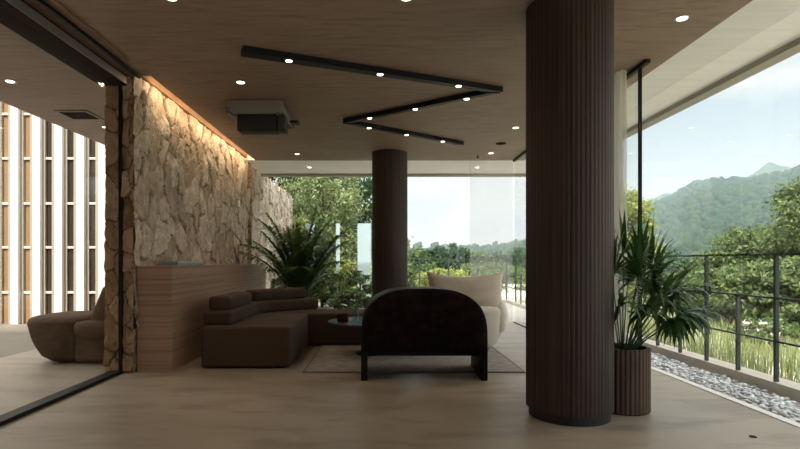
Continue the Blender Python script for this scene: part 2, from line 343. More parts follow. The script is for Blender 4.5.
# sliding glass wall on the left
gl = thing('glass_partition', 'tall clear glass partition in a dark frame left of the stone wall', 'glass wall', (-2.57, 2, 0))
def pb(mb, name, mat, par, smooth=False):
    o = mb.build(name, mat, par, smooth)
    me = o.data; L = par.location
    R = Matrix.Rotation(-par.rotation_euler[2], 4, 'Z') @ Matrix.Translation(-Vector(L)); me.transform(R)
    return o
pb(MB().box(-2.63, -2.52, -4.9, 5.2, 0.001, .032), 'floor_track', 'black', gl)
pb(MB().box(-2.73, -2.47, -4.9, 5.2, ZC-.10, ZC-.002), 'header', 'darkmetal', gl)
pb(MB().box(-2.469, -2.455, -4.9, 5.2, ZC-.095, ZC-.03), 'cover_strip', 'greymetal', gl)
pb(MB().box(-2.36, -2.335, -4.9, 5.2, ZC-.03, ZC-.002), 'ceiling_track', 'black', gl)
pb(MB().box(-2.275, -2.243, -4.9, 4.78, ZC-.02, ZC-.002), 'edge_strip', 'fascia', gl)
pb(MB().box(-2.575, -2.565, -4.9, 5.2, .032, ZC-.10), 'pane', 'glass', gl)

# ------------------------------------------------------------ columns
def column(x, y, label):
    c = thing('round_column', label, 'column', (x, y, 0), group='fluted timber columns')
    r = .297; nf = 60; prof = []
    vs = []; seg = nf*3
    MB().lathe([(r, .065), (r, ZC-.002)], seg=seg, flute=.0026, nf=nf).build('shaft', 'colwood', c)
    MB().lathe([(r-.02, 0), (r-.02, .065)], seg=48).build('plinth', 'plinth', c)
column(1.35, 3.81, 'large dark fluted wood column in front, beside the potted palm')
column(.163, 8.92, 'distant dark fluted wood column behind the black armchair')

# ------------------------------------------------------------ reception desk
dk = thing('reception_desk', 'long reception desk with banded wood faces along the stone wall', 'desk', (-2.2, 7.4, 0))
pb(MB().box(-2.405, -2.06, 5.28, 9.63, 0, 1.02), 'body', 'desk', dk)
pb(MB().box(-2.405, -2.055, 5.275, 9.635, 1.02, 1.05), 'worktop', 'desk', dk)
bk = rprism('glass_block', rect(-.09, .09, -.42, .42), 0, .045, .008, 'bluegl', at=(-2.26, 6.15, 1.05))
tag(bk, 'low pale blue glass slab lying on the reception desk', 'glass slab')
sp = thing('wall_switch', 'small white plate on the stone wall above the far end of the desk', 'switch', (-2.41, 9.02, 2.07))
pl_ = rprism('plate', [(0, -.04), (.03, -.04), (.03, .04), (0, .04)], -.055, .055, .004, 'whitepl', sp)
rprism('rocker', [(.03, -.02), (.036, -.02), (.036, .02), (.03, .02)], -.03, .03, .001, 'whitepl', pl_)

# ------------------------------------------------------------ sofa
sf = thing('corner_sofa', 'low brown fabric corner sofa with stacked bolsters beside the reception desk', 'sofa', (-1.3, 6.3, 0))
rprism('chaise', [(x+1.3, y-6.3) for x, y in rect(-1.83, -.92, 5.43, 6.86)], .015, .43, .035, 'sofa', sf)
rprism('seat', [(x+1.3, y-6.3) for x, y in [(-1.83, 6.87), (-.91, 6.87), (.35, 6.87), (.35, 7.5), (-.80, 7.55), (-1.25, 7.62), (-1.83, 7.2)]], .015, .425, .035, 'sofa', sf)
def bolster(name, path, wd, z0, z1, r=.06):
    # path = inner (room side) edge; offset outward to the wall side
    pts = [Vector((x, y)) for x, y in path]; out = []
    for i, p in enumerate(pts):
        d = (pts[min(i+1, len(pts)-1)]-pts[max(i-1, 0)]).normalized(); out.append(p+Vector((-d.y, d.x))*wd)
    poly = [(p.x+1.3, p.y-6.3) for p in pts]+[(p.x+1.3, p.y-6.3) for p in reversed(out)]
    rprism(name, poly, z0, z1, r, 'sofa', sf, seg=5)
bolster('lower_bolster', [(-1.55, 5.56), (-1.55, 6.2), (-1.55, 6.75), (-1.46, 7.0), (-1.22, 7.25), (-.85, 7.46)], .30, .425, .58, .042)
bolster('upper_bolster', [(-1.58, 5.62), (-1.58, 6.1), (-1.575, 6.58)], .235, .575, .725, .042)
bolster('upper_bolster', [(-1.585, 6.84), (-1.42, 7.12), (-1.20, 7.34), (-1.02, 7.46)], .22, .575, .725, .042)
for x, y in ((-1.7, 5.6), (-1.05, 5.6), (-1.7, 7.0), (.25, 7.0), (.25, 7.4)):
    MB().lathe([(.03, 0), (.03, .02)], c=(x+1.3, y-6.3), seg=12).build('foot', 'black', sf)

# ------------------------------------------------------------ rug
rg = thing('area_rug', 'grey woven rug with a dark border beneath the seating group', 'rug', (.33, 6.3, 0))
MB().box(-1.07, 1.08, -1.045, 1.55, .001, .012).build('pile', 'rug', rg)
MB().box(-1.09, 1.10, -1.065, -1.045, .001, .013).box(-1.09, 1.10, 1.55, 1.57, .001, .013).box(-1.09, -1.07, -1.045, 1.55, .001, .013).box(1.08, 1.10, -1.045, 1.55, .001, .013).build('border', 'rugedge', rg)

# ------------------------------------------------------------ black armchair (seen from behind)
ac = thing('armchair', 'black arched armchair with velvet back turned to the viewer', 'armchair', (.408, 5.22, 0))
def arch(hw, ht, n=40, e=2.7):
    pts = [(-hw, 0)]
    for i in range(n+1):
        t = PI-PI*i/n; c, s_ = math.cos(t), math.sin(t)
        x = hw*math.copysign(abs(c)**(2/2.9), c); z = .38+(ht-.38)*abs(s_)**(2/2.9)
        pts.append((x, z))
    pts.append((hw, 0)); return pts
def archshell(hw, ht, th, y0, y1, flare=0):
    o = arch(hw, ht); i = arch(hw-th, ht-th); n = len(o); mb = MB(); vs = []
    for y, k in ((y0, 1), (y1, 1+flare)):
        for pts in (o, i):
            for x, z in pts: vs.append((x*k, y, z))
    A, B, C, D = 0, n, 2*n, 3*n; fs = []
    for j in range(n-1):
        fs += [(A+j, A+j+1, C+j+1, C+j), (B+j+1, B+j, D+j, D+j+1), (A+j+1, A+j, B+j, B+j+1), (C+j, C+j+1, D+j+1, D+j)]
    fs += [(A, C, D, B), (A+n-1, B+n-1, D+n-1, C+n-1)]
    return mb.add(vs, fs)
def splitarch():
    # back rim band and two side panels: one bent shell
    return archshell(.582, .835, .06, -.33, .34, .03)
sh = splitarch().build('shell', 'blacklac', ac, True)
bv = sh.modifiers.new('bevel', 'BEVEL'); bv.width = .008; bv.segments = 2; bv.limit_method = 'ANGLE'
# upholstered back: a puffed arch panel
def backpanel():
    n = 40; o = arch(.566, .845, n); o = [(x, max(z, .27)) for x, z in o]
    m = len(o); mb = MB(); vs = []; rings = [(1, -.28), (1, -.345), (.98, -.365), (.92, -.382), (.6, -.40), (.25, -.405)]
    cx, cz = 0, .52
    for k, y in rings:
        for x, z in o: vs.append((cx+(x-cx)*k, y, cz+(z-cz)*k))
    L = len(rings); fs = [(r*m+j, r*m+(j+1) % m, (r+1)*m+(j+1) % m, (r+1)*m+j) for r in range(L-1) for j in range(m)]
    vs.append((cx, -.406, cz)); c = len(vs)-1
    fs += [((L-1)*m+j, (L-1)*m+(j+1) % m, c) for j in range(m)]
    # front side of the back
    off = len(vs)
    for x, z in o: vs.append((x*.95, -.12, cz+(z-cz)*.95))
    fs += [((j+1) % m, j, off+j, off+(j+1) % m) for j in range(m)]; fs.append(tuple(range(off+m-1, off-1, -1)))
    return mb.add(vs, fs)
backpanel().build('backrest', 'velvet', ac, True)
rprism('seat', rect(-.53, .53, -.26, .36), .26, .43, .05, 'velvet', ac)
MB().box(-.55, .55, -.16, -.12, .20, .245).box(-.55, .55, .10, .14, .20, .26).build('stretcher', 'blacklac', ac)

# ------------------------------------------------------------ cream lounge chair
def pod(name, rings, mat, par, e=3.0, seg=48):
    vs = []; n = len(rings)
    for cx, cy, z, rx, ry in rings:
        for k in range(seg):
            t = 2*PI*k/seg; c, s_ = math.cos(t), math.sin(t)
            vs.append((cx+rx*math.copysign(abs(c)**(2/e), c), cy+ry*math.copysign(abs(s_)**(2/e), s_), z))
    fs = [(i*seg+k, i*seg+(k+1) % seg, (i+1)*seg+(k+1) % seg, (i+1)*seg+k) for i in range(n-1) for k in range(seg)]
    fs += [tuple(range(seg-1, -1, -1)), tuple(range((n-1)*seg, n*seg))]
    return MB().add(vs, fs).build(name, mat, par, True)
def podrings(z0, z1, rx0, ry0, rx1, ry1, cx=0, cy=0, dx=0, n=9, rd=.07):
    out = []
    for i in range(n):
        t = i/(n-1); z = z0+(z1-z0)*t; bx = math.sin(t*PI)*.03
        out.append((cx+dx*(1-t), cy, z, rx0+(rx1-rx0)*t**.7+bx, ry0+(ry1-ry0)*t**.7+bx))
    top = out.pop(); bot = out.pop(0)
    for a in (0, 30, 60, 85):
        q = rd*(1-math.cos(math.radians(a))); out.append((top[0], top[1], top[2]-rd+rd*math.sin(math.radians(a)), top[3]-q, top[4]-q))
    out = [o for o in out if True]; out.sort(key=lambda o: o[2])
    out.insert(0, (bot[0], bot[1], z0, bot[3]-.04, bot[4]-.04)); 
    out.append((top[0], top[1], top[2]+.004, top[3]*.5, top[4]*.5)); return out
def puff(name, w_, h_, t_, mat, par, at=(0, 0, 0), tilt=0, sag=.11, n=26, rz=0):
    """plump cushion standing in the xz plane, pointed corners, edges bowed in"""
    vs = []; fs = []
    for side in (-1, 1):
        for i in range(n+1):
            for j in range(n+1):
                u = 2*i/n-1; v = 2*j/n-1
                x = u*w_/2*(1-sag*.6*(1-v*v)); z = v*h_/2*(1-sag*(1-u*u)*2.2 if v > 0 else 1-sag*(1-u*u))
                y = side*t_/2*((1-u**4)*(1-v**4))**.55*(1+.05*math.sin(5*u+2*v)+.04*math.sin(9*v-3*u))
                vs.append((x, y, z+h_/2))
    m = (n+1)**2
    for s_ in (0, 1):
        for i in range(n):
            for j in range(n):
                a = s_*m+i*(n+1)+j; q = (a, a+n+1, a+n+2, a+1)
                fs.append(q if s_ == 0 else q[::-1])
    mb = MB().add(vs, fs); me = bpy.data.meshes.new(name); me.from_pydata(mb.v, [], mb.f)
    bm = bmesh.new(); bm.from_mesh(me); bmesh.ops.remove_doubles(bm, verts=bm.verts, dist=1e-5); bm.to_mesh(me); bm.free(); me.shade_smooth()
    o = link(name, me, mat, par); o.location = at; o.rotation_euler = (tilt, 0, rz); return o
lc = thing('lounge_chair', 'cream boucle lounge chair with a large linen back cushion behind the black armchair', 'lounge chair', (1.05, 6.75, 0))
pod('body', podrings(.03, .56, .36, .34, .50, .46), 'white', lc)
pod('armrest', [(.40, .05, z, r1, r2) for z, r1, r2 in ((.22, .04, .30), (.24, .08, .36), (.30, .12, .40), (.42, .145, .42), (.54, .13, .41), (.60, .09, .38), (.625, .03, .3))], 'white', lc, e=2.4)
pod('armrest', [(-.40, .05, z, r1, r2) for z, r1, r2 in ((.22, .04, .30), (.24, .08, .36), (.30, .12, .40), (.42, .145, .42), (.54, .13, .41), (.60, .09, .38), (.625, .03, .3))], 'white', lc, e=2.4)
puff('back_cushion', .94, .50, .26, 'pillow', lc, at=(-.01, -.28, .47), tilt=-.12)

# ------------------------------------------------------------ taupe lounge chair in the left room
tcr = thing('lounge_chair', 'taupe fabric lounge chair in the room behind the glass partition', 'lounge chair', (-3.36, 6.05, 0))
pod('seat', podrings(.02, .50, .20, .36, .34, .46, cx=-.14, dx=.06), 'taupe', tcr)
rprism('base', rect(.10, .52, -.38, .38), .02, .34, .04, 'taupe', tcr)
for s_ in (-1, 1):
    pod('armrest', [(.33, s_*.38, z, r1, r2) for z, r1, r2 in ((.27, .12, .02), (.29, .18, .06), (.34, .215, .085), (.40, .22, .09), (.45, .19, .07), (.47, .10, .03))], 'taupe', tcr, e=2.6)
bc = rprism('backrest', rect(-.11, .11, -.40, .40), 0, .46, .08, 'taupe', tcr, seg=5); bc.location = (.34, 0, .40); bc.rotation_euler = (0, .38, 0)

# ------------------------------------------------------------ coffee table and what stands on it
tb = thing('coffee_table', 'round dark coffee table between the sofa and the armchair', 'table', (-.12, 6.25, 0))
MB().lathe([(.47, .385), (.485, .39), (.49, .395), (.485, .40), (.47, .402)], seg=48).build('table_top', 'tabletop', tb, False)
MB().lathe([(.16, .012), (.16, .03), (.03, .045), (.03, .385)], seg=32).build('base', 'black', tb)
cd = thing('candle_holder', 'dark red glass candle holder on the coffee table', 'candle', (-.43, 6.17, .402))
MB().lathe([(.055, 0), (.066, .004), (.068, .085), (.062, .085), (.060, .02), (.005, .02)], seg=28).build('holder', 'wax', cd, False)
vg = thing('glass_vase', 'clear glass vase standing on the coffee table', 'vase', (-.29, 6.22, .402))
MB().lathe([(.03, 0), (.04, .005), (.045, .06), (.03, .11), (.038, .14), (.035, .14), (.027, .11), (.041, .06), (.02, .01)], seg=24).build('vessel', 'glassb', vg, True)
MB().lathe([(.03, 0), (.033, .005), (.036, .09), (.033, .09), (.03, .01), (.004, .01)], c=(0, 0), seg=20)
tg = MB().lathe([(.028, 0), (.031, .005), (.035, .095), (.032, .095), (.028, .012), (.004, .012)], seg=20).build('drinking_glass', 'glassb', None, True, at=(-.215, 6.12, .402))
tag(tg, 'small clear drinking glass right of the vase on the coffee table', 'glass')

# ------------------------------------------------------------ plants
def blade(mb, p0, dirv, L, wd, droop, nseg=5, fold=0):
    """a narrow leaflet: starts at p0 along dirv, droops with gravity, tapers"""
    p = Vector(p0); d = Vector(dirv).normalized(); vs = []; st = L/nseg
    side = d.cross(Vector((0, 0, 1))); side = side.normalized() if side.length > 1e-3 else Vector((1, 0, 0))
    for i in range(nseg+1):
        t = i/nseg; ww = wd*(.35+1.6*t if t < .35 else (1-t)/.65)*.5+.0006
        vs += [p-side*ww, p+side*ww]
        d = (d+Vector((0, 0, -droop/nseg*(1+t)))).normalized(); p = p+d*st
    mb.add(vs, [(2*i, 2*i+1, 2*i+3, 2*i+2) for i in range(nseg)])
def fanfrond(base, tip, nl, L, droop, seed):
    r = random.Random(seed); mb = MB(); b = Vector(base); t = Vector(tip); mid = (b+t)/2+Vector((0, 0, .08*(t-b).length))
    mb.tube([b, mid*.55+b*.45, mid*.5+t*.5, t], [.006, .005, .004, .003], 5)
    out = (t-b); out.z *= .4; out = out.normalized(); ax = (t-mid).normalized()
    sd = ax.cross(Vector((0, 0, 1))).normalized(); upv = sd.cross(ax).normalized()
    for k in range(nl):
        a = (k/(nl-1)-.5)*math.radians(215)
        d = ax*math.cos(a)+sd*math.sin(a)+upv*r.uniform(-.02, .28)
        blade(mb, t, d, L*(1-.28*abs(a)/1.9)*r.uniform(.88, 1.08), .042, droop*r.uniform(.7, 1.3), 6)
    return mb
pt = thing('potted_palm', 'dark green fan palm in a slatted wooden planter beside the large column', 'potted palm', (1.80, 3.96, 0))
seg = 108
pl_ = MB().lathe([(.182, 0.0), (.19, .01), (.19, .465), (.165, .465), (.165, .42)], seg=seg, flute=.006, nf=36).build('planter', 'potwood', pt)
MB().lathe([(.163, .40), (.163, .43), (.02, .44)], seg=32).build('soil', 'soil', pl_)
fr = [(.10, -.08, 1.10, .36), (-.10, .10, 1.12, .36), (.24, .06, 1.04, .38), (-.14, -.14, 1.0, .34), (.02, -.22, .98, .36), (.34, -.08, .88, .40), (.30, .16, .84, .36),
      (.18, -.22, .84, .38), (.40, .02, .76, .36), (.28, -.20, .70, .38), (.36, -.06, .64, .34), (.08, -.26, .74, .32), (-.12, -.22, .78, .30), (.16, .26, .92, .34), (-.16, .2, .9, .32),
      (.20, -.06, .96, .38), (.02, .02, 1.16, .34), (.44, -.10, .72, .30)]
for i, (x, y, z, L) in enumerate(fr):
    mb = fanfrond((x*.15, y*.15, .43), (x, y, z), 24, L, 1.35 if z < .8 else (.85 if z < 1 else .5), i)
    for q, v in enumerate(mb.v):          # leaves that meet the column lean against it
        dx, dy = v[0]+1.80-1.35, v[1]+3.96-3.81; dd = math.hypot(dx, dy)
        if dd < .325: k = (.325+.03*(1-dd/.325))/max(dd, 1e-3); mb.v[q] = (dx*k+1.35-1.80, dy*k+3.81-3.96, v[2])
    mb.build('frond', 'palm', pt)

def pinnate(az, L, rise, droop, seed, lw=.034, ll=.30):
    r = random.Random(seed); mb = MB(); p = Vector((0, 0, .42)); d = Vector((math.cos(az)*(1-rise), math.sin(az)*(1-rise), rise+.35)).normalized(); pts = [p.copy()]
    n = 16
    for i in range(n):
        d = (d+Vector((0, 0, -droop/n*(.4+1.4*i/n)))).normalized(); p = p+d*L/n; pts.append(p.copy())
    mb.tube(pts, [.009*(1-i/(n+3)) for i in range(n+1)], 5)
    for k in range(52):
        t = .22+.78*k/51; q = t*n; i = min(int(q), n-1); pp = pts[i].lerp(pts[i+1], q-i); dd = (pts[i+1]-pts[i]).normalized()
        sd = dd.cross(Vector((0, 0, 1))).normalized(); up = sd.cross(dd)
        le = ll*math.sin(PI*(.15+.80*(t-.22)/.78))*1.0+.05
        for s_ in (-1, 1):
            blade(mb, pp, sd*s_+dd*.75+up*.25, le*r.uniform(.9, 1.1), lw, .7*r.uniform(.6, 1.4), 4)
    return mb
ap = thing('potted_palm', 'arching areca palm standing behind the sofa by the stone wall', 'potted palm', (-1.33, 8.75, 0))
pl_ = MB().lathe([(.17, 0), (.20, .02), (.22, .42), (.19, .42), (.18, .36)], seg=36).build('planter', 'potwood', ap)
MB().lathe([(.185, .34), (.185, .37), (.02, .38)], seg=24).build('soil', 'soil', pl_)
r_ = random.Random(4)
for i in range(34):
    az = 2.399*i+r_.uniform(-.15, .15); rise = .38+.58*(i/34)+r_.uniform(-.05, .05); L = r_.uniform(1.25, 1.55)
    pinnate(az, L*(.85 if rise < .5 else 1), rise, r_.uniform(.8, 1.3), i).build('frond', 'areca', ap)

# ------------------------------------------------------------ ceiling fittings
def downlight(x, y, label, cat='ceiling light', z=ZC, power=9):
    d = thing('downlight', label, cat, (x, y, z), group='recessed ceiling downlights')
    a = MB().lathe([(.038, -.004), (.048, -.006), (.050, -.001)], seg=28).build('ring', 'ring', d)
    b = MB().lathe([(.001, -.006), (.037, -.0065), (.037, -.003)], seg=28).build('diffuser', 'lamp', d)
    if power:
        l = bpy.data.lights.new('lamp_light', 'SPOT'); l.energy = power; l.color = (1, .80, .58); l.spot_size = math.radians(110); l.spot_blend = .8; l.shadow_soft_size = .05
        lo = bpy.data.objects.new('lamp_light', l); COL.objects.link(lo); lo.parent = d; lo.location = (0, 0, -.03)
    return d
for x, y, l in [(-1.435, 3.66, 'round downlight at the top edge of the picture near the glass partition'),
                (.18, 3.66, 'round downlight at the top edge of the picture left of the large column'),
                (-1.41, 5.39, 'round downlight above the left end of the projector'),
                (-1.41, 7.2, 'round downlight hidden mostly behind the black projector'),
                (-1.40, 9.0, 'round downlight beyond the projector near the far ceiling edge'),
                (1.84, 7.23, 'round downlight just left of the large column, nearer of the pair'),
                (1.86, 8.93, 'round downlight farther of the pair left of the large column'),
                (2.25, 3.97, 'round downlight right of the large column near the pale soffit'),
                (2.25, 5.48, 'round downlight behind the large column')]:
    downlight(x, y, l, power=15)
for x, y, l in [(-3.72, 5.36, 'round downlight behind the glass partition at the left picture edge'), (-3.71, 7.2, 'round downlight behind the glass partition next to the stone wall')]:
    downlight(x, y, l, power=15)
for x, y, l in [(-1.37, 10.35, 'round downlight in the pale far soffit above the palm'), (1.89, 10.35, 'round downlight in the pale far soffit above the sheer curtain')]:
    downlight(x, y, l, z=ZC+.012, power=0)

# zigzag linear light
zp = [(-1.17, 4.50), (1.22, 5.55), (-.435, 6.80), (1.23, 8.08)]
labs = ['longest and nearest black bar of the zigzag ceiling light', 'middle black bar of the zigzag ceiling light', 'farthest black bar of the zigzag ceiling light']
spots = [(.155, .49, .82), (.17, .49, .815), (.175, .485, .815)]
for k in range(3):
    a, b = Vector(zp[k]), Vector(zp[k+1]); wd = .065; sgn = 1 if k != 1 else -1
    d = (b-a).normalized(); wx = wd/abs(d.y)         # ends cut parallel to the x axis
    a = a+Vector((0, .02)); b = b-Vector((0, .02))
    t = thing('linear_light', labs[k], 'ceiling light', (a.x, a.y, ZC), group='black zigzag ceiling light')
    nrm = Vector((-d.y, d.x))
    if k == 0: A0, A1 = a+nrm*wd, a-nrm*wd
    else: A0, A1 = a+Vector((-wx*.5*0, 0)), None
    def cut(p, way):   # parallelogram end at p.y
        return Vector((p.x-wx*.5, p.y)), Vector((p.x+wx*.5, p.y))
    wx = min(wx, .32)
    e0 = (a+nrm*wd, a-nrm*wd) if k == 0 else None
    if k == 0:
        e = cut(b, 1); poly = [a-nrm*wd*.9, b+Vector((wx*.35, 0)), b-Vector((wx*.75, 0)), a+nrm*wd*.9]
    elif k == 1:
        poly = [a+Vector((wx*.35, 0)), b+Vector((wx*.75, 0)), b-Vector((wx*.35, 0)), a-Vector((wx*.75, 0))]
    else:
        poly = [a-Vector((wx*.35, 0)), a+Vector((wx*.75, 0)), b+Vector((wx*.35, 0)), b-Vector((wx*.75, 0))]
    if k == 1: poly = poly[::-1]
    ar = sum(poly[i].x*poly[(i+1) % 4].y-poly[(i+1) % 4].x*poly[i].y for i in range(4))
    if ar < 0: poly = poly[::-1]
    pl = [(p.x-a.x, p.y-a.y) for p in poly]
    cx_, cy_ = sum(p[0] for p in pl)/4, sum(p[1] for p in pl)/4
    hs = MB().prism(pl, -.055, -.001).build('housing', 'black', t)
    for f in spots[k]:
        c = a.lerp(b, f)-a
        if k: c = c+Vector((0, 0))
        MB().lathe([(.001, -.059), (.026, -.0595), (.03, -.056)], c=(c.x, c.y), seg=20).build('spot', 'lamp', hs)

# projector on its lift frame
pj = thing('projector', 'black projector hanging from a metal frame under the ceiling', 'projector', (-1.38, 6.3, ZC))
rprism('casing', rect(-.22, .22, -.35, -.13), -.35, -.165, .012, 'plastic', pj, seg=2)
rprism('side_panel', [(.232, -.34), (.315, -.34), (.315, -.14), (.232, -.14)], -.345, -.170, .006, 'plasticg', pj, seg=2)
MB().box(-.34, .30, -.35, -.33, -.15, -.015).box(-.34, .30, .40, .42, -.15, -.06).box(-.34, -.32, -.33, .40, -.15, -.06).box(.28, .30, -.33, .40, -.15, -.06).box(-.34, .30, -.33, .40, -.075, -.06).build('frame', 'silver', pj)
for x in (-.24, .20):
    for y in (-.28, -.18): MB().tube([(x, y, -.17), (x, y, -.001)], .012, 8).build('hanger', 'silver', pj)
MB().tube([(-.33, -.36, -.12), (-.27, -.36, -.17), (-.22, -.36, -.19)], .012, 6).lathe([(.02, -.16), (.035, -.15), (.035, -.10), (.02, -.09)], c=(-.31, -.36), seg=16).build('cable_bracket', 'greymetal', pj)
MB().box(.30, .40, .10, .22, -.15, -.12).build('receiver', 'plastic', pj)
sk = thing('sprinkler_head', 'small sprinkler head under the ceiling near the far edge', 'sprinkler', (1.66, 9.05, ZC))
MB().lathe([(.03, -.004), (.03, -.001)], seg=16).build('rose', 'silver', sk); MB().lathe([(.008, -.004), (.010, -.05), (.028, -.055), (.028, -.06)][::-1], seg=16).build('deflector', 'darkmetal', sk)
vn = MB().lathe([(.06, -.012), (.075, -.008), (.08, -.001)], seg=24).build('smoke_detector', 'darkmetal', None, at=(1.86, 8.2, ZC))
tag(vn, 'small flat dark detector on the ceiling between the two downlights', 'detector')
vt = thing('ceiling_vent', 'square dark framed ceiling vent behind the glass partition', 'vent', (-3.72, 6.6, ZC))
MB().box(-.2, .2, -.2, -.17, -.012, -.001).box(-.2, .2, .17, .2, -.012, -.001).box(-.2, -.17, -.17, .17, -.012, -.001).box(.17, .2, -.17, .17, -.012, -.001).build('frame', 'greymetal', vt)
for i in range(6): MB().box(-.17, .17, -.145+i*.055, -.12+i*.055, -.010, -.003).build('slat', 'darkmetal', vt)
fs_ = MB().lathe([(.022, .001), (.02, .006)], seg=16).build('floor_stud', 'darkmetal', None, at=(2.33, 3.33, 0)); tag(fs_, 'tiny dark round stud set in the floor at lower right', 'floor stud')

# ------------------------------------------------------------ right glazing and curtains
sg = thing('glass_door', 'sliding glass door with a black stile behind the large column', 'glass door', (2.4, 4.92, 0))
pb(MB().box(2.38, 2.42, 4.77, 9.55, ZC-.035, ZC-.002), 'ceiling_track', 'black', sg)
pb(MB().box(2.388, 2.412, 4.905, 4.935, .012, ZC-.035), 'stile', 'black', sg)
pb(MB().box(2.395, 2.405, 4.94, 9.5, .012, ZC-.035), 'pane', 'glass', sg)
pb(MB().box(2.385, 2.415, 4.77, 9.55, .001, .012), 'floor_track', 'black', sg)
pnl = ['frameless glass pane at the right picture edge inside the railing', 'frameless glass pane right of the potted palm inside the railing', 'frameless glass pane behind the potted palm inside the railing']
for i, y in enumerate((2.9, 4.47, 6.04)):
    g = MB().box(3.024, 3.036, y, y+1.56, -.05, ZC+.01).build('glass_wall', 'glass'); tag(g, pnl[i], 'glass pane', 'frameless glass panes along the pebble strip')
def curtain(name, p0, p1, z0, z1, amp, waves, mat, label, seed=0, n=None):
    n = n or waves*10; r = random.Random(seed); vs = []; d = (Vector(p1)-Vector(p0)); L = d.length; d.normalize(); nr = Vector((-d.y, d.x))
    ph = 0
    for i in range(n+1):
        t = i/n; ph = 2*PI*waves*t+.5*math.sin(7*t+seed)
        for z, k in ((z0, 1.15), ((z0+z1)/2, 1.0), (z1, .8)):
            o = amp*k*math.sin(ph+.15*z)+amp*.3*math.sin(2.7*ph); p = Vector(p0)+d*L*t+nr*o; vs.append((p.x, p.y, z))
    fs = [(3*i+j, 3*i+3+j, 3*i+4+j, 3*i+1+j) for i in range(n) for j in (0, 1)]
    o = MB().add(vs, fs).build(name, mat, None, True); tag(o, label, 'curtain'); return o
curtain('sheer_curtain', (1.60, 9.48), (2.36, 9.48), .02, ZC-.004, .028, 9, 'sheer', 'white sheer curtain hanging at the far end left of the large column', 1)
curtain('sheer_curtain', (2.29, 5.0), (2.29, 5.40), .02, ZC-.004, .04, 6, 'drape', 'beige sheer curtain gathered behind the glass door right of the large column', 2)
gf = thing('glass_wall', 'large frameless glass pane at the far end of the room between curtain and stone wall', 'glass pane', (0, 9.56, 0))
pb(MB().box(-2.33, 2.39, 9.555, 9.567, .002, ZC-.002), 'pane', 'glass', gf)

# ------------------------------------------------------------ pebbles
def pebbles():
    r = np.random.default_rng(3); bm = bmesh.new(); bmesh.ops.create_icosphere(bm, subdivisions=1, radius=1)
    bv = np.array([v.co[:] for v in bm.verts]); bf = np.array([[v.index for v in f.verts] for f in bm.faces]); bm.free()
    n = 5200; y = 2.4+7.1*r.random(n)**1.15; x = r.uniform(2.86, 3.28, n); s = r.uniform(.014, .032, n); V = []; F = []
    for i in range(n):
        q = bv*np.array([s[i]*r.uniform(.9, 1.5), s[i]*r.uniform(.7, 1.1), s[i]*.5]); a = r.uniform(0, PI); tl = r.uniform(-.5, .5)
        c, d = math.cos(a), math.sin(a); ct, st = math.cos(tl), math.sin(tl)
        q = q@np.array([[ct, 0, -st], [0, 1, 0], [st, 0, ct]]).T; q = q@np.array([[c, -d, 0], [d, c, 0], [0, 0, 1]]).T
        V.append(q+np.array([x[i], y[i], -.05+r.uniform(0, .05)])); F.append(bf+i*len(bv))
    V = np.concatenate(V); F = np.concatenate(F); me = bpy.data.meshes.new('pebbles'); me.from_pydata(V.tolist(), [], F.tolist()); me.shade_smooth()
    m, t, b = new('pebble_stone'); g = N(t, 'ShaderNodeNewGeometry'); rp = ramp(t, [(0, (.32, .32, .32)), (.3, (.60, .60, .61)), (1, (.86, .86, .87))]); t.links.new(g.outputs['Random Per Island'], rp.inputs[0]); t.links.new(rp.outputs[0], b.inputs['Base Color']); b.inputs['Roughness'].default_value = .6
    o = link('pebbles', me, m); tag(o, 'strip of grey and white pebbles between the floor and the kerb', 'pebbles', kind='stuff')
pebbles()

# ------------------------------------------------------------ railings
rl = thing('railing', 'dark metal railing along the pebble strip on the right', 'railing', (3.345, 4.5, .08))
for z, h in ((1.16, .014), (.79, .012), (.425, .012)):
    MB().box(-.025 if h > .013 else -.012, .025 if h > .013 else .012, -9, 9.62, z-.08-h, z-.08+h*.3).build('rail', 'rail', rl)
for i in range(-1, 19):
    y = i*.48; tall = i % 2 == 0
    MB().box(-.015, .015, y-.013, y+.013, 0, (1.146 if tall else .782)-.08).build('post', 'rail', rl)
r2 = thing('railing', 'dark metal railing across the far edge of the terrace', 'railing', (0, 14.16, .08))
for z, h in ((1.16, .016), (.64, .012)):
    MB().box(-2.45, 3.36, -.02, .02, z-.08-h, z-.08+h*.3).build('rail', 'rail', r2)
for i in range(16):
    x = 3.36-i*.385; tall = i % 2 == 0
    MB().box(x-.02, x+.02, -.02, .02, 0, (1.144 if tall else .628)-.08).build('post', 'rail', r2)
# wind screens on the terrace
for (x0, x1, y, l) in [(336, 340, 13.2, 'narrow pale glass wind screen on the terrace behind the palm'), (357.5, 371, 13.2, 'wide pale glass wind screen on the terrace left of the far column'), (305, 315, 13.2, 'pale glass wind screen on the terrace directly above the sofa')]:
    X0, X1 = (x0-380)/533*y, (x1-380)/533*y
    s = thing('wind_screen', l, 'glass screen', ((X0+X1)/2, y, 0), group='glass wind screens'); hw = (X1-X0)/2
    MB().box(-hw, hw, -.006, .006, .04, 2.03).build('pane', 'frost', s)
    MB().box(-hw, hw, -.03, .03, .001, .04).build('shoe', 'greymetal', s)

